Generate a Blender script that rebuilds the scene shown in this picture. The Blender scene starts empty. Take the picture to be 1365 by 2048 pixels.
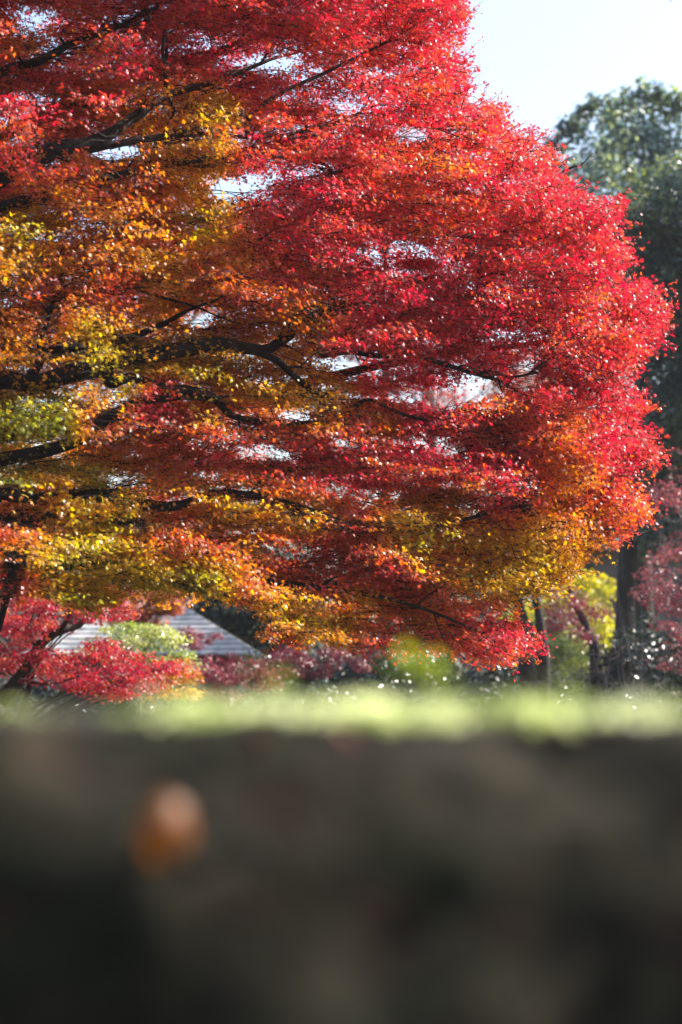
import bpy, math, random
import numpy as np
from mathutils import noise as mnoise, Vector

random.seed(7)
rng = np.random.default_rng(11)
R = math.radians
S = bpy.context.scene
COL = S.collection

# ------------------------------------------------------------------ camera
PITCH = math.atan(380 / 4836.0)
EYE = np.array((0.0, 0.0, 1.5))
cam_data = bpy.data.cameras.new("camera")
cam_data.sensor_fit = 'VERTICAL'
cam_data.sensor_height = 36.0
cam_data.lens = 85.0
cam_data.clip_start = 0.05
cam_data.clip_end = 3000.0
cam_data.dof.use_dof = True
cam_data.dof.focus_distance = 16.6
cam_data.dof.aperture_fstop = 1.9
cam = bpy.data.objects.new("camera", cam_data)
COL.objects.link(cam)
cam.location = EYE
cam.rotation_euler = (math.pi / 2 + PITCH, 0, 0)
S.camera = cam

# ------------------------------------------------------------------ world and sun
SUN_AZ, SUN_EL = R(68), R(41)          # azimuth to the right of the view direction (+Y), elevation
world = bpy.data.worlds.new("World")
S.world = world
world.use_nodes = True
nt = world.node_tree
sky = nt.nodes.new('ShaderNodeTexSky')
sky.sky_type = 'NISHITA'
sky.sun_disc = False
sky.sun_elevation = SUN_EL
sky.sun_rotation = SUN_AZ
sky.air_density = 1.0
sky.dust_density = 3.5
sky.ozone_density = 2.0
bg = nt.nodes['Background']
bg.inputs['Strength'].default_value = 0.115
nt.links.new(sky.outputs['Color'], bg.inputs['Color'])

sun_data = bpy.data.lights.new("sun", 'SUN')
sun_data.energy = 5.0
sun_data.angle = R(0.5)
sun_data.color = (1.0, 0.93, 0.84)
sun = bpy.data.objects.new("sun", sun_data)
COL.objects.link(sun)
sdir = Vector((math.sin(SUN_AZ) * math.cos(SUN_EL), math.cos(SUN_AZ) * math.cos(SUN_EL), math.sin(SUN_EL)))
sun.rotation_euler = sdir.to_track_quat('Z', 'Y').to_euler()
sun.location = (20, 20, 40)

S.view_settings.view_transform = 'Standard'
S.view_settings.look = 'None'
S.view_settings.exposure = 1.55
S.view_settings.gamma = 1.0
S.view_settings.use_curve_mapping = False
S.render.engine = 'CYCLES'
cy = S.cycles
cy.max_bounces = 8
cy.diffuse_bounces = 5
cy.glossy_bounces = 2
cy.transmission_bounces = 5
cy.transparent_max_bounces = 4
cy.sample_clamp_indirect = 8.0
cy.use_denoising = True
cy.caustics_reflective = False
cy.caustics_refractive = False

# ------------------------------------------------------------------ helpers
CP, SP = math.cos(PITCH), math.sin(PITCH)


def at(px, py, Y):
    """world point seen at photo pixel (1365 x 2048) at forward distance Y"""
    a = (px - 682.5) / 4836.0
    b = -(py - 1024.0) / 4836.0
    dy = CP - b * SP
    dz = SP + b * CP
    return np.array((a / dy * Y, Y, 1.5 + dz / dy * Y))


def at_many(px, py, Y):
    a = (px - 682.5) / 4836.0
    b = -(py - 1024.0) / 4836.0
    dy = CP - b * SP
    dz = SP + b * CP
    return np.stack((a / dy * Y, Y, 1.5 + dz / dy * Y), 1)


def project(P):
    x, y, z = P[:, 0], P[:, 1], P[:, 2] - 1.5
    f = y * CP + z * SP
    u = -y * SP + z * CP
    return 682.5 + 4836 * x / f, 1024 - 4836 * u / f


def in_poly(px, py, poly):
    poly = np.asarray(poly, float)
    inside = np.zeros(len(px), bool)
    j = len(poly) - 1
    for i in range(len(poly)):
        xi, yi = poly[i]
        xj, yj = poly[j]
        c = ((yi > py) != (yj > py)) & (px < (xj - xi) * (py - yi) / (yj - yi + 1e-9) + xi)
        inside ^= c
        j = i
    return inside


def mesh_obj(name, verts, faces, mat, parent=None, smooth=False):
    """faces: array (n,k) or list of lists"""
    me = bpy.data.meshes.new(name)
    if isinstance(faces, np.ndarray):
        n, k = faces.shape
        me.vertices.add(len(verts))
        me.vertices.foreach_set('co', np.asarray(verts, np.float32).ravel())
        me.loops.add(n * k)
        me.loops.foreach_set('vertex_index', faces.astype(np.int32).ravel())
        me.polygons.add(n)
        me.polygons.foreach_set('loop_start', np.arange(0, n * k, k, dtype=np.int32))
        me.polygons.foreach_set('loop_total', np.full(n, k, np.int32))
        me.update(calc_edges=True)
    else:
        me.from_pydata([tuple(v) for v in verts], [], faces)
        me.update()
    if smooth:
        me.polygons.foreach_set('use_smooth', np.ones(len(me.polygons), bool))
    if mat is not None:
        me.materials.append(mat)
    ob = bpy.data.objects.new(name, me)
    COL.objects.link(ob)
    if parent is not None:
        ob.parent = parent
        ob.matrix_parent_inverse = parent.matrix_world.inverted()
    return ob


def thing(name, label, cat, loc, group=None):
    e = bpy.data.objects.new(name, None)
    e.empty_display_size = 0.3
    COL.objects.link(e)
    e.location = loc
    bpy.context.view_layer.update()
    e['label'] = label
    e['category'] = cat
    if group:
        e['group'] = group
    return e


def tag(o, label, cat, group=None):
    o['label'] = label
    o['category'] = cat
    if group:
        o['group'] = group
    return o


def norm(v):
    return v / (np.linalg.norm(v, axis=-1, keepdims=True) + 1e-9)


# ---- leaves
def star_template():
    v = [(0, 0, 0)]
    tips = [(0, 1.0), (52, .92), (-52, .92), (108, .62), (-108, .62)]
    order = [-108, -52, 0, 52, 108]
    ln = {-108: .62, -52: .92, 0: 1.0, 52: .92, 108: .62}
    idx = []
    notch_ang = [-165, -80, -26, 26, 80, 165]
    notch_len = [.16, .34, .40, .40, .34, .16]
    for a, l in zip(notch_ang, notch_len):
        v.append((l * math.cos(R(a)), l * math.sin(R(a)), -.02))
    for a in order:
        l = ln[a]
        v.append((l * math.cos(R(a)), l * math.sin(R(a)), -.30 * l * l))
    f = [(0, 1 + i, 7 + i, 2 + i) for i in range(5)]
    return np.array(v), np.array(f)


def oval_template():
    v = np.array([(0, 0, 0), (.5, .20, .07), (1, 0, -.12), (.5, -.20, .07)])
    f = np.array([(0, 2, 1), (0, 3, 2)])
    return v, f


def round_template():
    v = np.array([(0, 0, 0), (.35, .30, .06), (.75, .24, .02), (1, 0, -.12), (.75, -.24, .02), (.35, -.30, .06)])
    f = np.array([(0, 3, 2, 1), (0, 5, 4, 3)])
    return v, f


STAR, OVAL, ROUND = star_template(), oval_template(), round_template()


def leaf_mesh(name, P, N, D, size, hue, mat, parent, template=STAR, val=None):
    V, F = template
    n, k = len(P), len(V)
    N = norm(N)
    D = norm(D - (D * N).sum(1, keepdims=True) * N)
    Sd = np.cross(N, D)
    sz = size[:, None, None]
    wv = (V[None, :, 0:1] * D[:, None, :] + V[None, :, 1:2] * Sd[:, None, :] + V[None, :, 2:3] * N[:, None, :]) * sz + P[:, None, :]
    faces = (F[None] + (np.arange(n) * k)[:, None, None]).reshape(-1, F.shape[1])
    ob = mesh_obj(name, wv.reshape(-1, 3), faces, mat, parent)
    at_ = ob.data.attributes.new('leaf_tone', 'FLOAT', 'FACE')
    at_.data.foreach_set('value', np.repeat(hue, len(F)).astype(np.float32))
    if val is None:
        val = rng.random(n)
    a2 = ob.data.attributes.new('leaf_value', 'FLOAT', 'FACE')
    a2.data.foreach_set('value', np.repeat(val, len(F)).astype(np.float32))
    return ob


def rand_dirs(n, tilt):
    N = np.zeros((n, 3))
    N[:, 2] = 1
    N += rng.normal(0, tilt, (n, 3))
    a = rng.random(n) * 2 * math.pi
    D = np.stack((np.cos(a), np.sin(a), rng.normal(-.25, .25, n)), 1)
    return norm(N), D


# ---- tubes
def smooth_path(pts, rad, sub=4):
    pts = np.asarray(pts, float)
    rad = np.asarray(rad, float)
    n = len(pts)
    if n < 3:
        t = np.linspace(0, 1, sub + 1)[:, None]
        return pts[0] * (1 - t) + pts[1] * t, rad[0] * (1 - t[:, 0]) + rad[1] * t[:, 0]
    ext = np.vstack((2 * pts[0] - pts[1], pts, 2 * pts[-1] - pts[-2]))
    er = np.concatenate(([rad[0]], rad, [rad[-1]]))
    out, ro = [], []
    for i in range(n - 1):
        p0, p1, p2, p3 = ext[i:i + 4]
        for s in range(sub):
            t = s / sub
            out.append(.5 * (2 * p1 + (p2 - p0) * t + (2 * p0 - 5 * p1 + 4 * p2 - p3) * t * t + (3 * p1 - p0 - 3 * p2 + p3) * t ** 3))
            ro.append(er[i + 1] * (1 - t) + er[i + 2] * t)
    out.append(pts[-1])
    ro.append(rad[-1])
    return np.array(out), np.array(ro)


class Tubes:
    def __init__(self):
        self.v, self.f, self.n = [], [], 0

    def add(self, pts, rad, sides=6, wob=0.0):
        pts = np.asarray(pts, float)
        rad = np.asarray(rad, float)
        m = len(pts)
        T = np.gradient(pts, axis=0)
        T = norm(T)
        ref = np.array((0.13, -0.2, 0.97)) if abs(T[:, 2]).mean() < .8 else np.array((0.2, 1, .1))
        A = norm(np.cross(T, ref))
        B = np.cross(T, A)
        ang = np.arange(sides) * 2 * math.pi / sides
        r = rad[:, None] * (1 + (rng.normal(0, wob, (m, sides)) if wob else 0))
        ring = pts[:, None] + r[..., None] * (np.cos(ang)[None, :, None] * A[:, None] + np.sin(ang)[None, :, None] * B[:, None])
        self.v.append(ring.reshape(-1, 3))
        i = np.arange(m - 1)[:, None] * sides
        j = np.arange(sides)[None]
        j2 = (j + 1) % sides
        q = np.stack((i + j, i + j2, i + sides + j2, i + sides + j), -1).reshape(-1, 4) + self.n
        self.f.append(q)
        self.n += m * sides
        return self

    def build(self, name, mat, parent=None):
        return mesh_obj(name, np.vstack(self.v), np.vstack(self.f), mat, parent, smooth=True)


# ------------------------------------------------------------------ materials
def new_mat(name):
    m = bpy.data.materials.new(name)
    m.use_nodes = True
    t = m.node_tree
    t.nodes.clear()
    out = t.nodes.new('ShaderNodeOutputMaterial')
    return m, t, out


def ramp(t, stops, fac):
    r = t.nodes.new('ShaderNodeValToRGB')
    e = r.color_ramp.elements
    while len(e) > 1:
        e.remove(e[-1])
    e[0].position = stops[0][0]
    e[0].color = (*stops[0][1], 1)
    for p, c in stops[1:]:
        x = e.new(p)
        x.color = (*c, 1)
    t.links.new(fac, r.inputs['Fac'])
    return r.outputs['Color']


def leaf_mat(name, stops, trans=0.5, rough=.35, spec=.5, tgain=1.3, tsat=1.15, vlo=.65, vhi=1.2):
    """thin leaf: glossy coated face that also lets light through"""
    m, t, out = new_mat(name)
    a = t.nodes.new('ShaderNodeAttribute')
    a.attribute_name = 'leaf_tone'
    b = t.nodes.new('ShaderNodeAttribute')
    b.attribute_name = 'leaf_value'
    col = ramp(t, stops, a.outputs['Fac'])
    mr = t.nodes.new('ShaderNodeMapRange')
    mr.inputs['To Min'].default_value = vlo
    mr.inputs['To Max'].default_value = vhi
    t.links.new(b.outputs['Fac'], mr.inputs['Value'])
    hs = t.nodes.new('ShaderNodeHueSaturation')
    t.links.new(col, hs.inputs['Color'])
    t.links.new(mr.outputs['Result'], hs.inputs['Value'])
    p = t.nodes.new('ShaderNodeBsdfPrincipled')
    t.links.new(hs.outputs['Color'], p.inputs['Base Color'])
    p.inputs['Roughness'].default_value = rough
    p.inputs['Specular IOR Level'].default_value = spec
    h2 = t.nodes.new('ShaderNodeHueSaturation')
    h2.inputs['Saturation'].default_value = tsat
    h2.inputs['Value'].default_value = tgain
    t.links.new(hs.outputs['Color'], h2.inputs['Color'])
    tr = t.nodes.new('ShaderNodeBsdfTranslucent')
    t.links.new(h2.outputs['Color'], tr.inputs['Color'])
    mx = t.nodes.new('ShaderNodeMixShader')
    mx.inputs['Fac'].default_value = trans
    t.links.new(p.outputs['BSDF'], mx.inputs[1])
    t.links.new(tr.outputs['BSDF'], mx.inputs[2])
    t.links.new(mx.outputs['Shader'], out.inputs['Surface'])
    return m


def noise_mat(name, stops, scale=6.0, rough=.85, detail=6, bump=0.3, bscale=30.0, stretch=(1, 1, 1), spec=.3):
    m, t, out = new_mat(name)
    tc = t.nodes.new('ShaderNodeTexCoord')
    mp = t.nodes.new('ShaderNodeMapping')
    mp.inputs['Scale'].default_value = stretch
    t.links.new(tc.outputs['Object'], mp.inputs['Vector'])
    n = t.nodes.new('ShaderNodeTexNoise')
    n.inputs['Scale'].default_value = scale
    n.inputs['Detail'].default_value = detail
    t.links.new(mp.outputs['Vector'], n.inputs['Vector'])
    col = ramp(t, stops, n.outputs['Fac'])
    p = t.nodes.new('ShaderNodeBsdfPrincipled')
    p.inputs['Roughness'].default_value = rough
    p.inputs['Specular IOR Level'].default_value = spec
    t.links.new(col, p.inputs['Base Color'])
    if bump:
        n2 = t.nodes.new('ShaderNodeTexNoise')
        n2.inputs['Scale'].default_value = bscale
        n2.inputs['Detail'].default_value = 5
        t.links.new(mp.outputs['Vector'], n2.inputs['Vector'])
        bp = t.nodes.new('ShaderNodeBump')
        bp.inputs['Strength'].default_value = bump
        bp.inputs['Distance'].default_value = .02
        t.links.new(n2.outputs['Fac'], bp.inputs['Height'])
        t.links.new(bp.outputs['Normal'], p.inputs['Normal'])
    t.links.new(p.outputs['BSDF'], out.inputs['Surface'])
    return m


MAPLE_STOPS = [(0.0, (.38, .045, .068)), (.18, (.56, .080, .096)), (.36, (.60, .145, .085)), (.52, (.60, .23, .035)),
               (.70, (.62, .36, .035)), (.85, (.50, .43, .045)), (1.0, (.17, .20, .03))]
M = {}
M['maple'] = leaf_mat('maple_leaf', MAPLE_STOPS, trans=.55, rough=.38, spec=.7, tgain=1.4, vlo=.6, vhi=1.3)
M['maple_far'] = leaf_mat('maple_leaf_background', MAPLE_STOPS, trans=.45, rough=.4, spec=.4, vlo=.35, vhi=1.1)
M['maroon'] = leaf_mat('maroon_leaf', [(0, (.10, .015, .025)), (.5, (.21, .040, .055)), (1, (.36, .13, .13))], trans=.35, rough=.4, spec=.5)
M['evergreen'] = leaf_mat('evergreen_leaf', [(0, (.045, .085, .10)), (.5, (.095, .155, .145)), (1, (.34, .38, .13))], trans=.5, rough=.34, spec=.6)  # hazy bluish light over the tree is put into this leaf colour
M['dark_evergreen'] = leaf_mat('dark_evergreen_leaf', [(0, (.018, .036, .034)), (.5, (.042, .074, .055)), (1, (.20, .24, .08))], trans=.35, rough=.34, spec=.6)
M['woodland'] = leaf_mat('woodland_leaf', [(0, (.012, .022, .018)), (.5, (.025, .042, .028)), (1, (.06, .07, .03))], trans=.15, rough=.7, spec=.15)
M['camellia'] = leaf_mat('camellia_leaf', [(0, (.008, .016, .010)), (.5, (.016, .032, .014)), (1, (.07, .10, .03))], trans=.15, rough=.27, spec=.6)  # near-black leaf colour includes the shade of bigger trees
M['limegreen'] = leaf_mat('lime_leaf', [(0, (.20, .24, .03)), (.5, (.36, .38, .05)), (1, (.52, .46, .06))], trans=.5, rough=.35, spec=.4)
M['palegreen'] = leaf_mat('pale_green_leaf', [(0, (.12, .17, .03)), (.5, (.30, .36, .09)), (1, (.50, .50, .2))], trans=.4, rough=.22, spec=.8)
M['russet'] = leaf_mat('russet_leaf', [(0, (.16, .04, .04)), (.5, (.34, .10, .07)), (1, (.5, .22, .10))], trans=.45, rough=.45, spec=.3)
M['bark'] = noise_mat('dark_bark', [(.3, (.010, .007, .006)), (.55, (.026, .019, .015)), (.8, (.055, .045, .036))], scale=9, stretch=(1, 1, .35), bump=.6)
M['greybark'] = noise_mat('grey_bark', [(.3, (.06, .05, .05)), (.6, (.14, .12, .12)), (.85, (.25, .23, .23))], scale=9, stretch=(1, 1, .35), bump=.5)

# ------------------------------------------------------------------ ground and embankment
M['ground'] = noise_mat('leaf_litter_ground', [(.3, (.03, .022, .015)), (.5, (.06, .045, .03)), (.62, (.05, .06, .02)), (.8, (.12, .05, .03))], scale=1.4)
g = mesh_obj('ground', [(-110, -60, 0), (110, -60, 0), (110, 140, 0), (-110, 140, 0)], [[0, 1, 2, 3]], M['ground'])
g['kind'] = 'structure'


def bank_mat():
    m, t, out = new_mat('mossy_earth')
    tc = t.nodes.new('ShaderNodeTexCoord')

    def nz(scale, off, detail=3, sub=(1, 1, 1)):
        mp = t.nodes.new('ShaderNodeMapping')
        mp.inputs['Location'].default_value = off
        mp.inputs['Scale'].default_value = sub
        t.links.new(tc.outputs['Object'], mp.inputs['Vector'])
        n = t.nodes.new('ShaderNodeTexNoise')
        n.inputs['Scale'].default_value = scale
        n.inputs['Detail'].default_value = detail
        t.links.new(mp.outputs['Vector'], n.inputs['Vector'])
        return n.outputs['Fac']
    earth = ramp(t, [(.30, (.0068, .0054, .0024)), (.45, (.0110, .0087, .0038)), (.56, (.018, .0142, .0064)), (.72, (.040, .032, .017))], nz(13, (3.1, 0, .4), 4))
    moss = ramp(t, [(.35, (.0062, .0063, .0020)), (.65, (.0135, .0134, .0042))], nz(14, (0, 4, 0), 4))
    mask = ramp(t, [(.44, (0, 0, 0)), (.60, (1, 1, 1))], nz(8, (7, 1, 2), 3))
    mix = t.nodes.new('ShaderNodeMix')
    mix.data_type = 'RGBA'
    t.links.new(mask, mix.inputs['Factor'])
    t.links.new(earth, mix.inputs[6])
    t.links.new(moss, mix.inputs[7])
    rust = t.nodes.new('ShaderNodeMix')
    rust.data_type = 'RGBA'
    rmask = ramp(t, [(.55, (0, 0, 0)), (.72, (.7, .7, .7))], nz(11, (1, 8, 5), 2))
    t.links.new(rmask, rust.inputs['Factor'])
    t.links.new(mix.outputs[2], rust.inputs[6])
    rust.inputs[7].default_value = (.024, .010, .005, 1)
    p = t.nodes.new('ShaderNodeBsdfPrincipled')
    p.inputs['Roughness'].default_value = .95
    p.inputs['Specular IOR Level'].default_value = .2
    t.links.new(rust.outputs[2], p.inputs['Base Color'])
    b = t.nodes.new('ShaderNodeBump')
    b.inputs['Strength'].default_value = .6
    b.inputs['Distance'].default_value = .01
    t.links.new(nz(60, (0, 0, 0), 5), b.inputs['Height'])
    t.links.new(b.outputs['Normal'], p.inputs['Normal'])
    t.links.new(p.outputs['BSDF'], out.inputs['Surface'])
    return m


PROF = np.array([(1.95, -.05), (2.05, .5), (2.15, 1.0), (2.25, 1.22), (2.345, 1.38), (2.42, 1.46), (2.49, 1.4815), (2.8, 1.484), (3.2, 1.43), (3.8, 1.2), (5.0, .5), (6.8, -.05)])
pt, _ = smooth_path(np.c_[PROF[:, 0] * 0, PROF], np.zeros(len(PROF)), 7)
pt = pt[:, 1:]
NX = 360
xs = np.linspace(-4.5, 4.5, NX)


def bank_off(x, y, z):
    l = mnoise.noise(Vector((x * 5.3 + 3, y * 5, 1.5))) * .020 + mnoise.noise(Vector((x * 2.2, y * 2.2, z * 2.2))) * .020 + mnoise.noise(Vector((x * 8 + 9, y * 8, z * 8))) * .018 + mnoise.noise(Vector((x * 19, y * 19, z * 19 + 5))) * .006
    return l


bv = []
for (y, z) in pt:
    for x in xs:
        o = bank_off(x, y, z)
        s = 1.0 if z > .02 else 0
        bv.append((x, y - o * .9 * s * (1 if y < 2.5 else .3), z + o * .45 * s))
nr = len(pt)
ii = np.arange(nr - 1)[:, None] * NX
jj = np.arange(NX - 1)[None]
bf = np.stack((ii + jj, ii + jj + 1, ii + NX + jj + 1, ii + NX + jj), -1).reshape(-1, 4)
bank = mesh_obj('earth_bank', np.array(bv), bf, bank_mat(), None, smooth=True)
bank['kind'] = 'structure'

# ---- grass along the crest
M['grass'] = leaf_mat('grass_blade', [(0, (.09, .13, .03)), (.5, (.36, .44, .12)), (1, (.78, .82, .50))], trans=.5, rough=.35, spec=.5)


def grass(n):
    x = rng.uniform(-1.6, 1.6, n)
    clump = np.array([mnoise.noise(Vector((a * 6.0, 3.3, 0))) for a in x])
    y = np.abs(rng.normal(0, .18, n)) + 2.51
    wide = np.clip((x + .13) / .1, .25, 1) * np.where(x > .08, .75, 1)
    hgt = rng.uniform(.003, .009, n) * wide * (1 + 1.3 * np.clip(clump + .15, 0, 1)) * rng.lognormal(0, .25, n)
    zs = np.interp(y, pt[30:, 0], pt[30:, 1])
    P = np.stack((x, y, zs - .004), 1)
    a = rng.random(n) * 2 * math.pi
    lean = rng.uniform(.2, .9, n)
    L = np.stack((np.cos(a) * lean, np.sin(a) * lean, np.ones(n)), 1)
    W = np.stack((-np.sin(a), np.cos(a), np.zeros(n)), 1)
    w = rng.uniform(.0014, .0030, n)
    vs = np.stack((P - W * w[:, None], P + W * w[:, None],
                   P + L * (hgt * .6)[:, None] + W * (w * .8)[:, None], P + L * (hgt * .6)[:, None] - W * (w * .8)[:, None],
                   P + (L + np.array((0, 0, -.35)) + .6 * np.stack((np.cos(a), np.sin(a), 0 * a), 1)) * hgt[:, None]), 1)
    f1 = np.array([(0, 1, 2, 3), (3, 2, 4, 4)])
    vs = np.concatenate((vs, vs[:, 4:5] + W[:, None] * .0004), 1)
    f1 = np.array([(0, 1, 2, 3), (3, 2, 5, 4)])
    faces = (f1[None] + (np.arange(n) * 6)[:, None, None]).reshape(-1, 4)
    ob = mesh_obj('grass', vs.reshape(-1, 3), faces, M['grass'])
    tone = np.clip(.45 + .9 * clump + .3 * np.exp(-((x + .06) / .12) ** 2) + rng.normal(0, .2, n), 0, 1)
    for nm, v in (('leaf_tone', tone), ('leaf_value', rng.random(n))):
        q = ob.data.attributes.new(nm, 'FLOAT', 'FACE')
        q.data.foreach_set('value', np.repeat(v, 2).astype(np.float32))
    ob['kind'] = 'stuff'
    # low broad leaved tufts, the palest coloured to stand in for blurred glints
    Ps, Ts = [], []
    for tx_, k_, sp, tn in [(a_, int(b_ * 1.8), c_, d_) for a_, b_, c_, d_ in ((60, 8, .03, .3), (170, 10, .03, .4), (250, 10, .02, .35), (370, 60, .018, .75), (425, 60, .016, .6), (500, 34, .016, .5), (565, 70, .02, .95), (625, 40, .018, .6), (705, 110, .018, 1.), (755, 110, .018, 1.),
                            (800, 40, .015, .7), (865, 80, .015, .95), (950, 34, .02, .45), (1015, 50, .02, .6), (1080, 50, .016, .7), (1150, 20, .02, .5), (1200, 40, .02, .55), (1262, 40, .014, 1.), (1335, 30, .02, .5), (-60, 20, .05, .4), (1430, 30, .05, .5))]:
        c_ = at(tx_, 1404, 2.55)
        p_ = np.stack((c_[0] + rng.normal(0, sp * 1.25, k_), (2.45 if tn >= .7 else 2.495) + np.abs(rng.normal(0, .05, k_)), rng.uniform(-.014, .019, k_) * (.45 if tx_ < 300 else 1)), 1)
        p_[:, 2] += np.interp(p_[:, 1], pt[30:, 0], pt[30:, 1])
        Ps.append(p_)
        Ts.append(np.clip(rng.normal(tn, .15, k_), 0, 1))
    P_ = np.vstack(Ps)
    N, D = rand_dirs(len(P_), .5)
    c = leaf_mesh('clover', P_, N, D, rng.uniform(.009, .018, len(P_)), np.concatenate(Ts), M['grass'], None, ROUND)
    c['kind'] = 'stuff'


grass(8000)


# ---- weed sprigs and fallen leaves on the bank (all far out of focus)
def sprig(px, py, Y, h, nleaf, label, mat, size):
    top = at(px, py, Y)
    base = top + np.array((.01, .0, -h))
    e = thing('weed_sprig', label, 'weed', tuple(base), None)
    tb = Tubes()
    p, r = smooth_path([base - np.array((0, 0, .01)), base + np.array((-.006, 0, h * .5)), top], [.0016, .0012, .0006], 4)
    tb.add(p, r, 5)
    tb.build('stem', M['grass_stem'], e)
    P = p[rng.integers(len(p) - 4, len(p), nleaf)] + rng.normal(0, .007, (nleaf, 3))
    N, D = rand_dirs(nleaf, .5)
    leaf_mesh('foliage', P, N, D, rng.uniform(.6, 1.1, nleaf) * size, rng.uniform(.2, .9, nleaf), mat, e, ROUND)


M['grass_stem'] = noise_mat('weed_stem', [(.3, (.10, .14, .04)), (.7, (.18, .22, .06))], scale=40, bump=0)
M['weed'] = leaf_mat('weed_leaf', [(0, (.18, .25, .03)), (.5, (.34, .42, .05)), (1, (.46, .50, .10))], trans=.5, rough=.35, spec=.5)
sprig(815, 1316, 2.75, .045, 13, 'tallest green weed sprig standing above the blurred grass of the bank crest', M['weed'], .023)
sprig(868, 1338, 2.72, .036, 8, 'shorter green weed sprig just right of the tallest sprig on the bank crest', M['weed'], .020)
sprig(548, 1362, 2.65, .028, 7, 'low yellowish green weed sprig left of the tallest sprig on the bank', M['weed'], .022)
sprig(1120, 1362, 2.68, .028, 6, 'low pale weed sprig on the right part of the bank crest', M['weed'], .020)


def bank_surface(px, py):
    """first point of the bank on the ray through photo pixel"""
    d = at(px, py, 1.0) - EYE
    for Y in np.arange(1.9, 3.0, .004):
        p = EYE + d * Y
        if p[2] <= np.interp(Y, pt[:, 0], pt[:, 1]):
            return p
    return EYE + d * 1.8


def fallen_leaf(px, py, size, mat, label, tone, tilt, shape=STAR):
    p = bank_surface(px, py)
    V, F = shape
    v = V * size
    v[:, 2] *= .9
    v -= v.mean(0)
    if shape is ROUND:
        v[:, 1] *= 1.9
    me = mesh_obj('fallen_leaf', v, F, mat)
    for nm, val in (('leaf_tone', tone), ('leaf_value', .6)):
        q = me.data.attributes.new(nm, 'FLOAT', 'FACE')
        q.data.foreach_set('value', np.full(len(F), val, np.float32))
    sol = me.modifiers.new('thick', 'SOLIDIFY')
    sol.thickness = .0008
    me.location = EYE + (p - EYE) * .97
    me.rotation_euler = tilt
    tag(me, label, 'leaf', 'fallen maple leaves on the earth bank')
    return me


M['fallen'] = leaf_mat('fallen_leaf', [(0, (.10, .016, .012)), (.5, (.19, .066, .013)), (.75, (.40, .42, .12)), (1, (.75, .75, .75))], trans=.35, rough=.5, spec=.3)
fallen_leaf(336, 1660, .060, M['fallen'], 'orange fallen leaf, a big round blur on the dark left side of the bank', .5, (R(80), R(14), R(12)), ROUND)
fallen_leaf(690, 1468, .028, M['fallen'], 'dull red fallen leaf right below the middle of the grassy crest', .0, (R(60), R(-10), R(70)))
fallen_leaf(515, 1486, .025, M['fallen'], 'dull red fallen leaf below the grass, left of the middle', .05, (R(58), R(10), R(130)))
fallen_leaf(1268, 1420, .014, M['fallen'], 'small whitish leaf shining in the grass at the right end of the crest', 1.0, (R(20), R(10), R(30)))

# ------------------------------------------------------------------ THE MAPLE
OUTLINE = [(-600, 1215), (-600, -560), (250, -620), (560, -520), (780, -300), (880, -120), (925, 0), (932, 60), (905, 108), (942, 122), (925, 185), (915, 228),
           (960, 218), (1000, 214), (1010, 250), (1040, 268), (1050, 300), (1100, 288), (1140, 330), (1112, 372), (1150, 372), (1190, 410), (1250, 408),
           (1240, 470), (1265, 520), (1232, 575), (1310, 560), (1332, 645), (1300, 700), (1225, 758), (1285, 785), (1272, 832), (1215, 852), (1328, 872),
           (1305, 925), (1245, 965), (1300, 1005), (1285, 1060), (1215, 1085), (1165, 1098), (1172, 1130), (1140, 1165), (1060, 1192), (1010, 1225),
           (1060, 1262), (1052, 1300), (985, 1332), (930, 1300), (850, 1312), (760, 1305), (700, 1310), (620, 1302), (540, 1288), (535, 1240), (525, 1215), (440, 1208),
           (385, 1185), (335, 1205), (255, 1190), (200, 1235), (140, 1222), (85, 1190), (0, 1215)]
# windows of thin foliage: cx, cy, rx, ry, how clear
HOLES = [(452, 380, 34, 24, .95), (500, 372, 15, 32, .7), (225, 300, 55, 22, .9), (395, 640, 28, 19, .95), (592, 832, 34, 15, .9), (690, 735, 32, 28, .85), (640, 715, 18, 18, .6),
         (1052, 752, 27, 40, .95), (800, 790, 50, 16, .8), (880, 800, 45, 16, .85), (960, 770, 38, 24, .65), (820, 272, 34, 18, 1.), (900, 262, 22, 12, .6),
         (243, 962, 36, 14, .9), (490, 900, 22, 14, .7), (690, 890, 30, 16, .8), (530, 130, 40, 26, .6), (420, 100, 20, 16, .6), (70, 40, 40, 30, .5), (150, 100, 60, 30, .35),
         (60, 195, 40, 14, .6), (310, 150, 40, 26, .45), (690, 215, 40, 14, .6), (60, 1045, 20, 8, .9), (350, 210, 50, 22, .4), (640, 330, 25, 14, .5), (575, 100, 30, 20, .5),
         (1010, 700, 30, 12, .6), (480, 20, 40, 20, .4), (1000, 1235, 60, 10, .7), (870, 690, 30, 9, .35), (480, 690, 30, 8, .4)]
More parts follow.
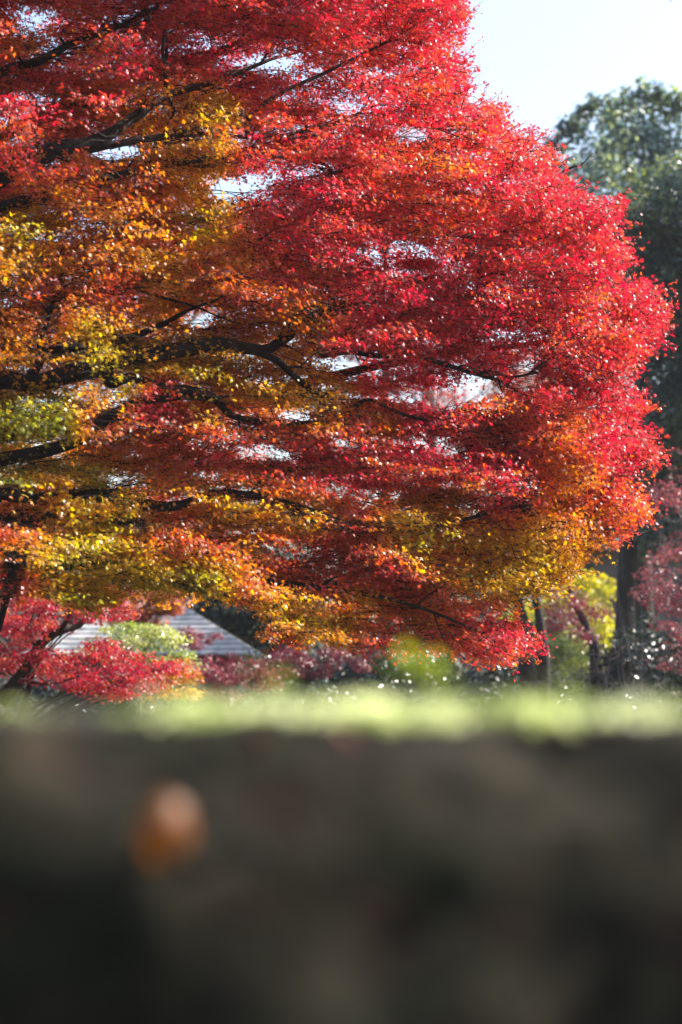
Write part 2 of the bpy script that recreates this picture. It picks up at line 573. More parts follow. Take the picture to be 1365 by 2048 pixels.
# leaf colour of the parts of the crown: px, py, radius, tone
TONES = [(100, 80, 160, .33), (330, 60, 130, .14), (60, 230, 150, .32), (350, 230, 90, .55), (230, 400, 120, .42), (560, 60, 150, .20), (800, 80, 160, .17), (850, 160, 120, .24), (620, 230, 120, .30),
         (430, 230, 60, .70), (400, 420, 70, .85), (200, 470, 130, .50), (380, 500, 150, .50), (40, 520, 90, .62), (60, 470, 60, .75), (600, 400, 120, .14), (700, 500, 140, .15), (560, 520, 70, .30),
         (750, 380, 90, .34), (950, 350, 150, .24), (1000, 450, 120, .28), (870, 400, 90, .38), (1150, 450, 120, .22), (1100, 560, 140, .22), (850, 560, 120, .14), (1250, 650, 120, .22),
         (480, 600, 90, .36), (200, 560, 80, .40), (80, 600, 70, .30), (230, 590, 60, .16), (200, 660, 70, .78), (60, 700, 90, .55), (330, 640, 70, .62), (420, 740, 120, .78), (540, 760, 100, .72), (240, 770, 60, .82),
         (640, 620, 90, .50), (780, 660, 90, .26), (700, 690, 70, .18), (640, 800, 90, .74), (820, 740, 110, .13), (960, 660, 110, .14), (1060, 660, 90, .22), (1150, 760, 120, .17),
         (70, 860, 90, .92), (30, 940, 60, .80), (230, 860, 80, .40), (330, 800, 60, .10), (420, 860, 120, .26), (560, 890, 110, .24), (360, 940, 110, .42), (720, 860, 90, .36), (770, 860, 50, .74),
         (650, 930, 90, .12), (820, 910, 110, .12), (950, 840, 100, .26), (1050, 850, 90, .28), (1130, 880, 70, .48), (1230, 890, 80, .16), (1000, 970, 100, .12), (1150, 970, 100, .42), (1250, 1010, 70, .30),
         (220, 1010, 100, .78), (60, 1040, 90, .40), (130, 1100, 120, .70), (480, 1030, 110, .58), (620, 1040, 80, .74), (330, 1080, 70, .36), (430, 1090, 60, .34), (300, 1150, 80, .82), (180, 1180, 80, .72), (20, 1180, 70, .22), (400, 1140, 60, .84),
         (820, 1050, 90, .82), (950, 1060, 90, .74), (1080, 1080, 100, .72), (1150, 1050, 80, .52), (700, 1110, 90, .30), (640, 1120, 80, .14), (560, 1120, 80, .36), (780, 1130, 70, .24), (950, 1130, 80, .76), (900, 1110, 60, .5),
         (600, 1230, 80, .62), (720, 1220, 70, .60), (850, 1200, 70, .44), (780, 1280, 60, .28), (940, 1270, 80, .26), (1030, 1280, 50, .22), (570, 1280, 40, .36)]
TONES = np.array(TONES, float)
up_ = (TONES[:, 0] > 480) & (TONES[:, 1] < 820) & (TONES[:, 3] < .45)
TONES[up_, 3] *= .86


def tone_at(px, py):
    d2 = (px[:, None] - TONES[None, :, 0]) ** 2 + (py[:, None] - TONES[None, :, 1]) ** 2
    w = np.exp(-d2 / (.70 * TONES[None, :, 2]) ** 2) + 1e-9
    far = w.sum(1) < 1e-4
    t = (w * TONES[None, :, 3]).sum(1) / w.sum(1)
    t[far] = .25
    return t


def hole_p(px, py):
    q = np.zeros(len(px))
    for cx, cy, rx, ry, s in HOLES:
        d = ((px - cx) / rx) ** 2 + ((py - cy) / ry) ** 2
        q = np.maximum(q, s * np.clip(1.6 - d, 0, 1))
    return q


TRUNK_X = -3.55
TRUNK = np.array((TRUNK_X, 17.0, 0.0))
maple = thing('maple_tree', 'large spreading maple in red, orange and gold leaf filling most of the view', 'tree', tuple(TRUNK))
tr = Tubes()
fork = TRUNK + np.array((.12, -.1, 2.2))
p, r = smooth_path([TRUNK + np.array((0, 0, -.1)), TRUNK + np.array((.03, 0, .5)), TRUNK + np.array((0, -.05, 1.3)), fork, TRUNK + np.array((.0, .1, 3.4)), TRUNK + np.array((-.2, .2, 4.8)), TRUNK + np.array((.1, .2, 6.4))],
                   [.36, .27, .24, .22, .17, .12, .05], 6)
tr.add(p, r, 14, .03)
trunk = tr.build('trunk', M['bark'], maple)

SK_P = [p]
SK_R = [r]
LIMBS = [
    # (points (px, py, depth), radii)
    ([(-330, 520, 16.8), (-120, 420, 16.2), (0, 355, 15.6), (60, 320, 15.4), (118, 298, 15.3), (190, 282, 15.4), (262, 238, 15.6), (330, 192, 15.8), (430, 165, 16), (540, 120, 16.2)], [.10, .085, .075, .068, .058, .045, .036, .028, .020, .012]),
    ([(-310, 420, 17), (-120, 240, 16.5), (0, 145, 16), (75, 122, 15.9), (150, 82, 15.8), (260, 40, 15.9), (400, -40, 16)], [.06, .05, .034, .030, .024, .018, .01]),
    ([(-300, 560, 16.8), (-60, 430, 15.9), (0, 412, 15.6), (90, 388, 15.5), (200, 356, 15.5), (330, 330, 15.7), (440, 316, 16), (560, 312, 16.3)], [.06, .045, .034, .028, .024, .018, .013, .008]),
    ([(118, 298, 15.3), (180, 300, 15.4), (255, 285, 15.5), (380, 268, 15.8), (520, 276, 16.1), (620, 262, 16.3), (690, 238, 16.5), (780, 200, 16.6)], [.03, .028, .024, .018, .014, .012, .011, .008]),
    ([(-320, 900, 16.6), (-100, 790, 16), (0, 765, 15.7), (70, 770, 15.6), (140, 752, 15.5), (200, 736, 15.5), (240, 716, 15.5), (310, 711, 15.6), (400, 696, 15.7), (455, 692, 15.8), (530, 702, 16), (590, 668, 16.1), (640, 628, 16.2), (740, 600, 16.4), (800, 612, 16.5), (850, 630, 16.6), (1000, 640, 16.9)],
     [.11, .09, .06, .055, .06, .066, .062, .056, .052, .046, .036, .030, .026, .020, .016, .012, .007]),
    ([(455, 690, 15.8), (540, 712, 15.9), (580, 745, 15.9), (612, 775, 16), (640, 800, 16), (665, 825, 16.1)], [.03, .026, .023, .020, .016, .010]),
    ([(640, 712, 16.3), (700, 706, 16.3), (760, 712, 16.3), (820, 706, 16.3), (880, 722, 16.4), (940, 740, 16.4), (1000, 756, 16.5), (1050, 785, 16.6), (1100, 805, 16.7)], [.02, .019, .019, .018, .018, .016, .013, .010, .006]),
    ([(960, 745, 16.4), (1030, 752, 16.5), (1080, 744, 16.6), (1102, 738, 16.6)], [.012, .010, .008, .004]),
    ([(735, 802, 16.2), (770, 815, 16.2), (830, 838, 16.3), (905, 852, 16.4)], [.014, .014, .012, .007]),
    ([(90, 702, 15.8), (200, 690, 15.9), (290, 662, 16), (375, 618, 16.2)], [.03, .028, .024, .012]),
    ([(225, 768, 15.5), (262, 758, 15.5), (330, 778, 15.5), (380, 782, 15.6), (430, 798, 15.7), (465, 832, 15.8), (510, 843, 15.9), (560, 856, 16), (620, 848, 16.1)], [.035, .034, .03, .029, .028, .024, .020, .016, .010]),
    ([(-310, 960, 16.6), (-80, 930, 16.3), (60, 905, 16.1), (150, 880, 15.9), (215, 838, 15.7), (258, 815, 15.6), (310, 796, 15.6), (372, 793, 15.7), (420, 800, 15.9)], [.06, .05, .045, .044, .046, .042, .036, .022, .012]),
    ([(-320, 1050, 16.7), (-100, 1000, 16.1), (0, 990, 15.8), (130, 1000, 15.6), (190, 992, 15.5), (230, 1004, 15.5), (280, 1009, 15.5), (350, 1014, 15.6), (440, 986, 15.8), (500, 990, 15.9), (600, 1020, 16), (660, 1042, 16.1), (720, 1056, 16.2), (800, 1062, 16.3), (870, 1055, 16.4), (960, 1034, 16.5), (1060, 1014, 16.7)],
     [.09, .07, .048, .042, .046, .046, .040, .034, .024, .022, .021, .020, .020, .020, .016, .012, .006]),
    ([(-200, 1060, 16.2), (0, 1042, 15.8), (80, 1036, 15.7), (150, 1020, 15.6), (230, 1040, 15.7), (300, 1052, 15.9)], [.06, .045, .036, .026, .018, .010]),
    ([(440, 984, 15.8), (560, 1000, 15.9), (690, 1046, 16.1)], [.018, .016, .012]),
    ([(1050, 1016, 16.6), (1100, 1040, 16.7), (1150, 1058, 16.8), (1250, 1060, 17)], [.011, .011, .011, .005]),
    ([(1010, 908, 16.7), (1050, 916, 16.7), (1130, 904, 16.8), (1200, 908, 16.9)], [.012, .012, .010, .005]),
    ([(1022, 440, 16.8), (1028, 390, 16.8), (1040, 325, 16.9)], [.012, .010, .005]),
    ([(885, 350, 16.8), (910, 315, 16.8), (935, 285, 16.9)], [.010, .008, .004]),
    ([(970, 500, 16.7), (1040, 488, 16.8), (1120, 465, 16.9)], [.012, .010, .006]),
    ([(650, 560, 16.2), (660, 580, 16.2), (675, 615, 16.3)], [.012, .012, .014]),
    ([(78, 690, 15.7), (95, 640, 15.7), (112, 592, 15.7), (150, 560, 15.8)], [.016, .015, .012, .006]),
    ([(330, 60, 15.5), (326, 110, 15.5), (335, 180, 15.6), (348, 225, 15.6), (335, 250, 15.6)], [.010, .012, .012, .011, .006]),
    ([(-60, 1010, 15.3), (0, 1066, 15.2), (22, 1088, 15.2), (34, 1108, 15.2), (20, 1160, 15.2)], [.045, .04, .036, .034, .03]),
    ([(500, 230, 16), (555, 190, 16.1), (640, 150, 16.3), (760, 90, 16.5), (850, 40, 16.6)], [.018, .016, .013, .010, .005]),
    ([(670, 345, 16.4), (720, 320, 16.5), (745, 250, 16.6), (800, 215, 16.7), (870, 175, 16.7)], [.010, .011, .011, .009, .005]),
    ([(120, 520, 15.8), (200, 540, 15.8), (290, 580, 15.9), (390, 610, 16)], [.016, .016, .013, .008]),
    # unseen upper and back limbs
    ([(-330, 300, 17.2), (-100, -100, 17.3), (200, -300, 17.3), (500, -380, 17.4), (700, -260, 17.4)], [.09, .07, .05, .03, .015]),
    ([(-330, 500, 17.3), (-50, 300, 18), (300, 150, 18.6), (600, 60, 18.8), (820, 60, 18.8)], [.08, .06, .04, .025, .01]),
    ([(-330, 800, 17.2), (0, 640, 18), (350, 540, 18.6), (700, 480, 18.6), (1000, 420, 18.3), (1130, 340, 18)], [.09, .07, .05, .035, .02, .01]),
    ([(-330, 900, 17.2), (50, 860, 18), (450, 800, 18.6), (800, 720, 18.4), (1100, 680, 18), (1260, 640, 17.7)], [.09, .065, .045, .03, .018, .01]),
    ([(-330, 1050, 17.1), (50, 1040, 18), (450, 1000, 18.4), (800, 930, 18.2), (1100, 920, 17.8), (1250, 900, 17.4)], [.08, .06, .04, .026, .016, .008]),
    ([(-330, 1080, 16.9), (50, 1120, 16.4), (350, 1140, 16.2), (600, 1170, 16.2), (800, 1200, 16.3), (960, 1260, 16.4)], [.06, .045, .03, .022, .014, .007]),
]
for k, (pts, rad) in enumerate(LIMBS):
    P = [at(*q) for q in pts]
    if pts[0][0] <= -300:
        j = np.argmin(np.abs(p[:, 2] - (P[0][2] - .35)))
        P = [p[j]] + P
        rad = [rad[0] * 1.15] + list(rad)
    elif k and pts[0][0] > -60:
        prev = np.vstack(SK_P)
        dd = np.linalg.norm(prev - P[0], axis=1) + np.where(prev[:, 0] > P[0][0] + .02, 3, 0)
        j = int(np.argmin(dd))
        if dd[j] > .04:
            P = [prev[j], prev[j] * .4 + P[0] * .6 + np.array((0, .05, .03))] + P
            rad = [rad[0] * 1.25, rad[0] * 1.1] + list(rad)
    d_end = P[-1] - P[-2]
    d_end = d_end / np.linalg.norm(d_end)
    ext = .5 if pts[-1][0] > 800 else 1
    P = P + [P[-1] + ext * d_end * .28 + np.array((0, .05, -.02)), P[-1] + ext * d_end * .55 + np.array((0, .1, .02))]
    rad = list(rad) + [rad[-1] * .55, .0015]
    q, rr = smooth_path(P, rad, 5)
    q = q + np.cumsum(rng.normal(0, .0025, q.shape), 0) * .6
    tb = Tubes().add(q, rr, 9 if rad[0] > .03 else 6, .035)
    o = tb.build('limb' if rad[0] > .028 else 'branch', M['bark'], maple)
    SK_P.append(q)
    SK_R.append(rr)

# ---- pads of foliage
NPAD = 3000
cand = 11000
seq = np.arange(cand)
px = -520 + 1860 * ((.5 + seq * .7548776662) % 1)
py = -560 + 1895 * ((.5 + seq * .5698402910) % 1)
ok = in_poly(px, py, OUTLINE) & (hole_p(px, py) < .5)
px, py = px[ok], py[ok]
keep = rng.random(len(px)) < np.where((px < -60) | (py < -60), .9, 1.0)
px, py = px[keep][:NPAD * 2], py[keep][:NPAD * 2]
shade_pads = rng.uniform((-350, -600), (760, -30), (900, 2))  # extra pads above the view, added to shade the upper left crown
shade_pads = shade_pads[in_poly(shade_pads[:, 0], shade_pads[:, 1], OUTLINE)]
px, py = np.concatenate((px, shade_pads[:, 0])), np.concatenate((py, shade_pads[:, 1]))
TIPS = [(1300, 640), (1318, 655), (1290, 690), (1298, 600), (1268, 800), (1255, 825), (1308, 880), (1290, 910), (1270, 900), (1280, 1015), (1262, 1040), (1232, 425), (1205, 440), (1250, 520), (1236, 565), (1030, 290), (1000, 232), (985, 240),
        (930, 125), (915, 140), (918, 30), (900, 60), (915, 190), (1035, 1285), (1000, 1310), (1120, 312), (1090, 310), (1160, 1120), (1130, 1140), (1215, 1060), (840, 1300), (700, 1295), (560, 1270), (120, 1210), (900, 1290), (960, 1315)]
px = np.concatenate((px, [t[0] for t in TIPS for _ in range(2)] + rng.normal(0, 9, len(TIPS) * 2)))
py = np.concatenate((py, [t[1] for t in TIPS for _ in range(2)] + rng.normal(0, 9, len(TIPS) * 2)))
# thickness of the crown: deep near the trunk, thin at the tips
tx = np.clip((1330 - px) / 1330, 0, 1.2)
near = .5 + 2.9 * tx
back = .6 + 2.4 * tx
u = rng.random(len(px))
depth = 17 + np.where(rng.random(len(px)) < .5, -near * u, back * u)
PADC = at_many(px, py, depth)
# layered clumps: foliage gathers in flat shelves with air between them
den = np.array([mnoise.noise(Vector((c[0] / .9, c[1] / 1.1, (c[2] + .10 * c[0]) / .30))) for c in PADC])
den[-2 * len(TIPS):] = 1
shelf = den > np.where(depth > 17, -.45, -.14)
PADC, px, py, tx = PADC[shelf], px[shelf], py[shelf], tx[shelf]
order = np.argsort(np.linalg.norm(PADC - (TRUNK + np.array((0, 0, 3.5))), axis=1))
PADC, px, py, tx = PADC[order], px[order], py[order], tx[order]
sk0, sr0 = np.vstack(SK_P), np.concatenate(SK_R)
CAP = len(sk0) + 4 * len(PADC)
skp = np.full((CAP, 3), 1e6)
skr = np.zeros(CAP)
skp[:len(sk0)], skr[:len(sk0)] = sk0, sr0
nsk = len(sk0)
core = TRUNK + np.array((0, 0, 3.2))
skd = np.linalg.norm(skp - core, axis=1)
fine = Tubes()
TW = []
Ls = dict(P=[], N=[], D=[], s=[], h=[], j=[])
for i in range(len(PADC)):
    c = PADC[i]
    v_ = skp[:nsk] - c
    d = np.sqrt((v_ * v_).sum(1))
    rc = np.linalg.norm(c - core)
    cost = d + np.where(skd[:nsk] > rc - .1, 1.2, 0) + np.abs(v_[:, 2]) * .5
    j = int(np.argmin(cost))
    a = skp[j]
    r0 = min(skr[j] * .65, .008 + .010 * d[j])
    mid = (a + c) / 2 + np.array((0, 0, .06 * d[j])) + rng.normal(0, .07 * min(d[j], 1), 3)
    q, rr = smooth_path([a, mid, c], [r0, r0 * .7, .004], 4)
    fine.add(q, rr, 5)
    if d[j] > .25:
        m_ = q[3::2]
        skp[nsk:nsk + len(m_)] = m_
        skr[nsk:nsk + len(m_)] = rr[3::2]
        skd[nsk:nsk + len(m_)] = np.linalg.norm(m_ - core, axis=1)
        nsk += len(m_)
    out = c - core
    out[2] *= .3
    out = out / (np.linalg.norm(out) + 1e-6)
    edge = 1 - min(1, tx[i] / .35)
    rad = rng.uniform(.24, .46) * (1 - .30 * edge)
    off = c[0] < -2.7 or py[i] < -60
    # twigs fan out from the pad centre
    nt_ = int(rng.integers(7, 12))
    padtone = rng.normal(0, .085)
    an = math.atan2(out[1], out[0]) + rng.normal(0, .95, nt_)
    L = rad * rng.uniform(.6, 1.3, nt_)
    dv = norm(np.stack((np.cos(an), np.sin(an), rng.normal(-.05 + .18 * edge, .12 + .30 * edge, nt_)), 1))
    st = q[rng.integers(4, len(q), nt_)]
    m = st + dv * (L * .5)[:, None] + np.array((0, 0, .02))
    e = st + dv * L[:, None]
    e[:, 2] -= .05 * L
    TW.append(np.stack((st, m, e), 1))
    nl = int(rng.integers(21, 32)) // (2 if off else 1)
    n = nl * nt_
    t = (rng.random((nt_, nl)) ** .75)[..., None]
    pos = np.where(t < .5, st[:, None] + (m - st)[:, None] * t * 2, m[:, None] + (e - m)[:, None] * (t * 2 - 1)).reshape(-1, 3)
    pos = pos + rng.normal(0, 1, (n, 3)) * np.array((.045, .045, .016 + .028 * edge))
    N, D = rand_dirs(n, .62 + .25 * edge)
    N[:, :2] += out[:2] * .25
    D = D * .7 + np.repeat(dv, nl, 0) * .8 + np.array((0, 0, -.15))
    Ls['P'].append(pos)
    Ls['N'].append(N)
    Ls['D'].append(D)
    Ls['s'].append(rng.uniform(.015, .027, n) * (1.5 if off else 1))
    Ls['h'].append(np.full(n, padtone))
    Ls['j'].append(np.repeat(rng.normal(0, 1, (1, 2)) * np.array((17, 12)), n, 0))
TW = np.vstack(TW)
ex_, ey_ = project(TW[:, 2])
TW = TW[in_poly(ex_, ey_, OUTLINE) & (hole_p(ex_, ey_) < .6)]
# all twigs as three sided tapering tubes
d_ = norm(TW[:, 2] - TW[:, 0])
A_ = norm(np.cross(d_, np.array((.13, -.2, .97))))
B_ = np.cross(d_, A_)
an_ = np.arange(3) * 2 * math.pi / 3
off_ = np.cos(an_)[None, :, None] * A_[:, None] + np.sin(an_)[None, :, None] * B_[:, None]
tv = TW[:, :, None, :] + off_[:, None] * np.array((.0032, .0022, .001))[None, :, None, None]
b_ = np.array([(r_ * 3 + k_, r_ * 3 + (k_ + 1) % 3, r_ * 3 + 3 + (k_ + 1) % 3, r_ * 3 + 3 + k_) for r_ in range(2) for k_ in range(3)])
fine.f.append((b_[None] + (np.arange(len(TW)) * 9)[:, None, None]).reshape(-1, 4) + fine.n)
fine.v.append(tv.reshape(-1, 3))
fine.n += tv.size // 3
P = np.vstack(Ls['P'])
N = np.vstack(Ls['N'])
D = np.vstack(Ls['D'])
s = np.concatenate(Ls['s'])
h = np.concatenate(Ls['h'])
pj = np.vstack(Ls['j'])
qx, qy = project(P)
rag = np.array([mnoise.noise_vector(Vector(v_)) for v_ in P * np.array((7, 2, 9))]) * 34 + np.array([mnoise.noise_vector(Vector(v_)) for v_ in P * np.array((17, 5, 21))]) * 17
jx = qx + .5 * pj[:, 0] + rag[:, 0] + 7 + rng.normal(0, 4, len(qx))
jy = qy + .5 * pj[:, 1] + rag[:, 1] + rng.normal(0, 4, len(qx))
keep = in_poly(jx, jy, OUTLINE) & (rng.random(len(qx)) > hole_p(qx + rng.normal(0, 6, len(qx)), qy + rng.normal(0, 5, len(qx))))
P, N, D, s, h, qx, qy = P[keep], N[keep], D[keep], s[keep], h[keep], qx[keep], qy[keep]
# nothing grows right in front of the big limbs, which carry their leaves on side shoots
clear = np.zeros(len(P), bool)
for q_, r_ in zip(SK_P[1:27], SK_R[1:27]):
    lx, ly = project(q_)
    for a_ in range(len(q_) - 1):
        if lx[a_] < -80 or r_[a_] < .012:
            continue
        near_ = (np.abs(qx - lx[a_]) < 20) & (np.abs(qy - ly[a_]) < r_[a_] * 300 + 9) & (P[:, 1] < q_[a_, 1] + .03)
        clear |= near_
veil = np.array([mnoise.noise(Vector((a_ * .011, b_ * .02, 4.2))) for a_, b_ in zip(qx[clear], qy[clear])])
clear[clear] = rng.random(int(clear.sum())) < np.clip(.74 + 1.4 * veil - .5 * (qx[clear] > 520), 0, .92)
P, N, D, s, h, qx, qy = P[~clear], N[~clear], D[~clear], s[~clear], h[~clear], qx[~clear], qy[~clear]
# loose shoots stand out of the outline
ctr = np.array((450, 620))
od = np.stack((qx, qy), 1) - ctr
od = od / np.linalg.norm(od, axis=1, keepdims=True)
rim = np.flatnonzero(~in_poly(qx + od[:, 0] * 22, qy + od[:, 1] * 22, OUTLINE) & (qx > 300) & (qy > -20) & (qy < 1330) & ~((qy > 1150) & (qx < 520)))
rim = rng.choice(rim, 420, replace=False)
sp_, sn_, sd_, ss_, sh2 = [], [], [], [], []
for k in rim:
    o_ = od[k] + rng.normal(0, .35, 2)
    dv_ = norm(np.array((o_[0], rng.normal(0, .3), -o_[1] * .6 + .22)))
    L_ = rng.uniform(.07, .19)
    e_ = P[k] + dv_ * L_ + np.array((0, 0, -.03 * L_))
    Tubes.add(fine, np.array((P[k] - dv_ * .1, (P[k] + e_) / 2 + np.array((0, 0, .006)), e_)), np.array((.0028, .0022, .0010)), 3)
    n_ = int(rng.integers(6, 13))
    t_ = rng.random(n_)[:, None]
    sp_.append(P[k] + (e_ - P[k]) * t_ + rng.normal(0, .015, (n_, 3)))
    a_, b_2 = rand_dirs(n_, .7)
    sn_.append(a_)
    sd_.append(b_2 + dv_ * .6)
    ss_.append(rng.uniform(.015, .026, n_))
    sh2.append(np.full(n_, h[k]))
P, N, D = np.vstack([P] + sp_), np.vstack([N] + sn_), np.vstack([D] + sd_)
s, h = np.concatenate([s] + ss_), np.concatenate([h] + sh2)
qx, qy = project(P)
tone = np.clip(tone_at(qx, qy) + .02 * (qx < 700) + h + rng.normal(0, .075, len(h)), 0, 1)
# sunlight on the far side of the crown is put into redder leaf colour
redder = np.clip((P[:, 1] - 17.3) / 2.0, 0, 1)
tone = tone * (1 - .30 * redder)
print('maple leaves', len(P), 'in frame', int(((qx > 0) & (qy > 0)).sum()))
leaf_mesh('crown', P, N, D, s, tone, M['maple'], maple)
fine.build('branchwork', M['bark'], maple)

# a long upper branch of the same maple dips into the top right corner
tb = Tubes()
q, rr = smooth_path([at(700, -260, 17.4), at(950, -160, 17.3), at(1200, -60, 17.2), at(1320, -12, 17.1), at(1345, 4, 17.1)], [.015, .012, .008, .004, .002], 5)
tb.add(q, rr, 5)
tb.build('branch', M['bark'], maple)


# ------------------------------------------------------------------ other trees and shrubs
def foliage(name, parent, mat, clumps, per, size, template, tone=(.2, .8), tilt=.8, flat=.6, seedtone=None):
    """clumps: (centre xyz, radius); leaves sit in the outer part of each clump"""
    Ps, Ns, Ds, Ts = [], [], [], []
    rmid = float(np.median([r for c, r in clumps]))
    for c, r in clumps:
        n = max(4, int(per * rng.uniform(.7, 1.3) * min(1.2, (r / rmid) ** 1.7)))
        d = norm(rng.normal(0, 1, (n, 3)))
        rr = r * rng.random(n) ** .45
        Ps.append(c + d * rr[:, None] * np.array((1, 1, flat)))
        N, D = rand_dirs(n, tilt)
        N += d * .5
        Ns.append(N)
        Ds.append(D + d * .6)
        Ts.append(np.clip(rng.uniform(*tone) + rng.normal(0, .15, n), 0, 1))
    P = np.vstack(Ps)
    n = len(P)
    return leaf_mesh(name, P, np.vstack(Ns), np.vstack(Ds), rng.uniform(.7, 1.25, n) * size, np.concatenate(Ts), mat, parent, template)


def poly_clumps(poly, n, Y, dY, r, rj=.35):
    poly = np.array(poly, float)
    lo, hi = poly.min(0), poly.max(0)
    out = []
    while len(out) < n:
        x, y = rng.uniform(lo, hi)
        if in_poly(np.array([x]), np.array([y]), poly)[0]:
            out.append((at(x, y, Y + rng.uniform(-dY, dY)), r * rng.uniform(1 - rj, 1 + rj)))
    return out


def woody(parent, base, clumps, mat, r0, nmain=6, name='trunk', lean=None, spread=.45):
    """trunk from base with limbs reaching a share of the clumps"""
    cs = np.array([c for c, r in clumps])
    top = cs.mean(0)
    top = top * .5 + np.array((top[0] * .5, top[1] * .5, cs[:, 2].max() * .5))
    tb = Tubes()
    mid = base * .55 + top * .45 + rng.normal(0, .05, 3) * r0 * 8
    mid[2] = base[2] * .55 + top[2] * .45
    q, rr = smooth_path([base - np.array((0, 0, .1)), base * .85 + mid * .15, mid, top], [r0 * 1.25, r0, r0 * .7, r0 * .15], 6)
    tb.add(q, rr, 9, .04)
    for k in rng.choice(len(cs), min(nmain, len(cs)), replace=False):
        c = cs[k]
        j = min(len(q) - 3, max(3, int(np.argmin(np.abs(q[:, 2] - (c[2] - spread * np.linalg.norm((c - q[len(q) // 2])[:2])))))))
        m = (q[j] + c) / 2 + np.array((0, 0, .05 * np.linalg.norm(c - q[j]))) + rng.normal(0, .04, 3)
        w, wr = smooth_path([q[j], m, c], [rr[j] * .55, rr[j] * .32, .006], 5)
        tb.add(w, wr, 6, .03)
    return tb.build(name, mat, parent)


def tree(name, label, cat, base_px, Y, poly, n, dY, r, leafmat, per, size, template, tone, bark, r0, nmain=8, flat=.6, tilt=.8, group=None, extra=()):
    b = at(base_px, 1404, Y)
    b[2] = 0
    cl = poly_clumps(poly, n, Y, dY, r) + list(extra)
    e = thing(name, label, cat, tuple(b), group)
    woody(e, b, cl, bark, r0, nmain)
    foliage('crown', e, leafmat, cl, per, size, template, tone, tilt, flat)
    return e


# evergreens at the right
EV1 = [(1110, 250), (1150, 215), (1165, 195), (1200, 205), (1240, 190), (1290, 175), (1330, 190), (1400, 180), (1520, 260), (1560, 420), (1500, 560), (1080, 560), (1060, 400), (1085, 290)]
tree('evergreen_tree', 'tall blue-green evergreen tree with a bushy top against the sky at upper right', 'tree', 1300, 46,
     [(x + 22, y + 26) for x, y in EV1], 105, 2.2, .55, M['evergreen'], 210, .12, ROUND, (.05, 1.0), M['bark'], .28, 12, 1.15, 1.0, 'evergreen trees at the right',
     [(at(x + dx + 12, y + 20 - 13 * k, 44.6), .22 - .04 * k) for x, y in ((1112, 262), (1140, 236), (1168, 205), (1205, 215), (1238, 200), (1268, 185), (1300, 190), (1330, 200), (1352, 205), (1085, 300)) for k, dx in ((0, 0), (1, 4), (2, 5), (3, 3))])
EV2 = [(1345, 345), (1300, 375), (1300, 400), (1262, 425), (1245, 470), (1240, 560), (1235, 700), (1240, 830), (1285, 900), (1300, 1080), (1420, 1100), (1560, 900), (1580, 420), (1450, 330)]
ex = [(at(x, y, 36.6), .42) for x, y in ((1265, 445), (1290, 430), (1320, 450), (1275, 500), (1350, 360), (1345, 420), (1310, 520), (1260, 560))]
tree('evergreen_tree', 'dark rounded evergreen tree beside the red crown at the right edge', 'tree', 1330, 38,
     EV2, 290, 1.8, .50, M['dark_evergreen'], 250, .10, ROUND, (.05, .8), M['bark'], .06, 12, .85, 1.0, 'evergreen trees at the right', ex)
ev2 = bpy.data.objects['evergreen_tree.001']
Tubes().add(*smooth_path([at(1232, 1500, 37.6), at(1238, 1380, 37.6), at(1250, 1250, 37.6), at(1256, 1120, 37.6), at(1275, 950, 37.7), at(1310, 780, 37.8)], [.24, .19, .155, .15, .13, .08], 6), 10, .04).build('trunk', M['bark'], ev2)
tree('olive_bush_tree', 'olive yellow bushy treetop at the right edge between the two evergreens', 'tree', 1420, 41,
     [(1310, 370), (1365, 345), (1440, 360), (1440, 420), (1320, 410)], 14, .6, .35, M['limegreen'], 120, .09, ROUND, (.0, .5), M['bark'], .09, 6, .9, 1.0)

# maroon maple at the right edge
MR = [(1235, 1110), (1300, 1090), (1340, 1040), (1300, 1000), (1340, 960), (1480, 920), (1560, 1100), (1500, 1360), (1340, 1360), (1300, 1330), (1330, 1300), (1300, 1260), (1320, 1230), (1290, 1190), (1300, 1150)]
tree('maroon_maple', 'maroon leaved maple reaching in from the right edge, lower right', 'tree', 1480, 28,
     MR, 90, .9, .24, M['maroon'], 90, .030, STAR, (.3, 1.0), M['greybark'], .09, 22, .35, .5)

# low red maple at the lower left
LM = [(-120, 1200), (60, 1195), (180, 1195), (260, 1190), (270, 1230), (200, 1250), (90, 1262), (40, 1300), (120, 1300), (230, 1280), (290, 1290), (290, 1320), (385, 1335), (300, 1370), (250, 1400), (120, 1380), (40, 1340), (-150, 1380)]
tree('red_maple', 'small bright red maple with a leaning dark trunk at the lower left', 'tree', -20, 23,
     LM, 210, 1.0, .19, M['maple_far'], 85, .027, STAR, (-.16, .32), M['bark'], .075, 22, .35, .55)
lm_t = Tubes()
lm_t.add(*smooth_path([at(0, 1405, 22.5), at(50, 1345, 22.5), at(85, 1285, 22.5), at(120, 1262, 22.5), at(160, 1250, 22.6), at(182, 1222, 22.6), at(240, 1196, 22.7), at(300, 1180, 22.8)], [.085, .064, .05, .04, .028, .018, .010, .004], 5), 9, .03)
lm_t.add(*smooth_path([at(80, 1300, 22.5), at(60, 1260, 22.5), at(70, 1215, 22.6), at(50, 1160, 22.6)], [.035, .025, .012, .005], 5), 7, .03)
lm_t.add(*smooth_path([at(120, 1262, 22.5), at(140, 1230, 22.4), at(145, 1200, 22.4), at(170, 1160, 22.4)], [.03, .02, .010, .004], 5), 7, .03)
lm_t.add(*smooth_path([at(40, 1360, 22.3), at(100, 1368, 22.2), at(160, 1352, 22.2)], [.02, .014, .006], 5), 6, .03)
lm = [o for o in bpy.data.objects if o.name.startswith('red_maple')][0]
lm_t.build('limb', M['bark'], lm)

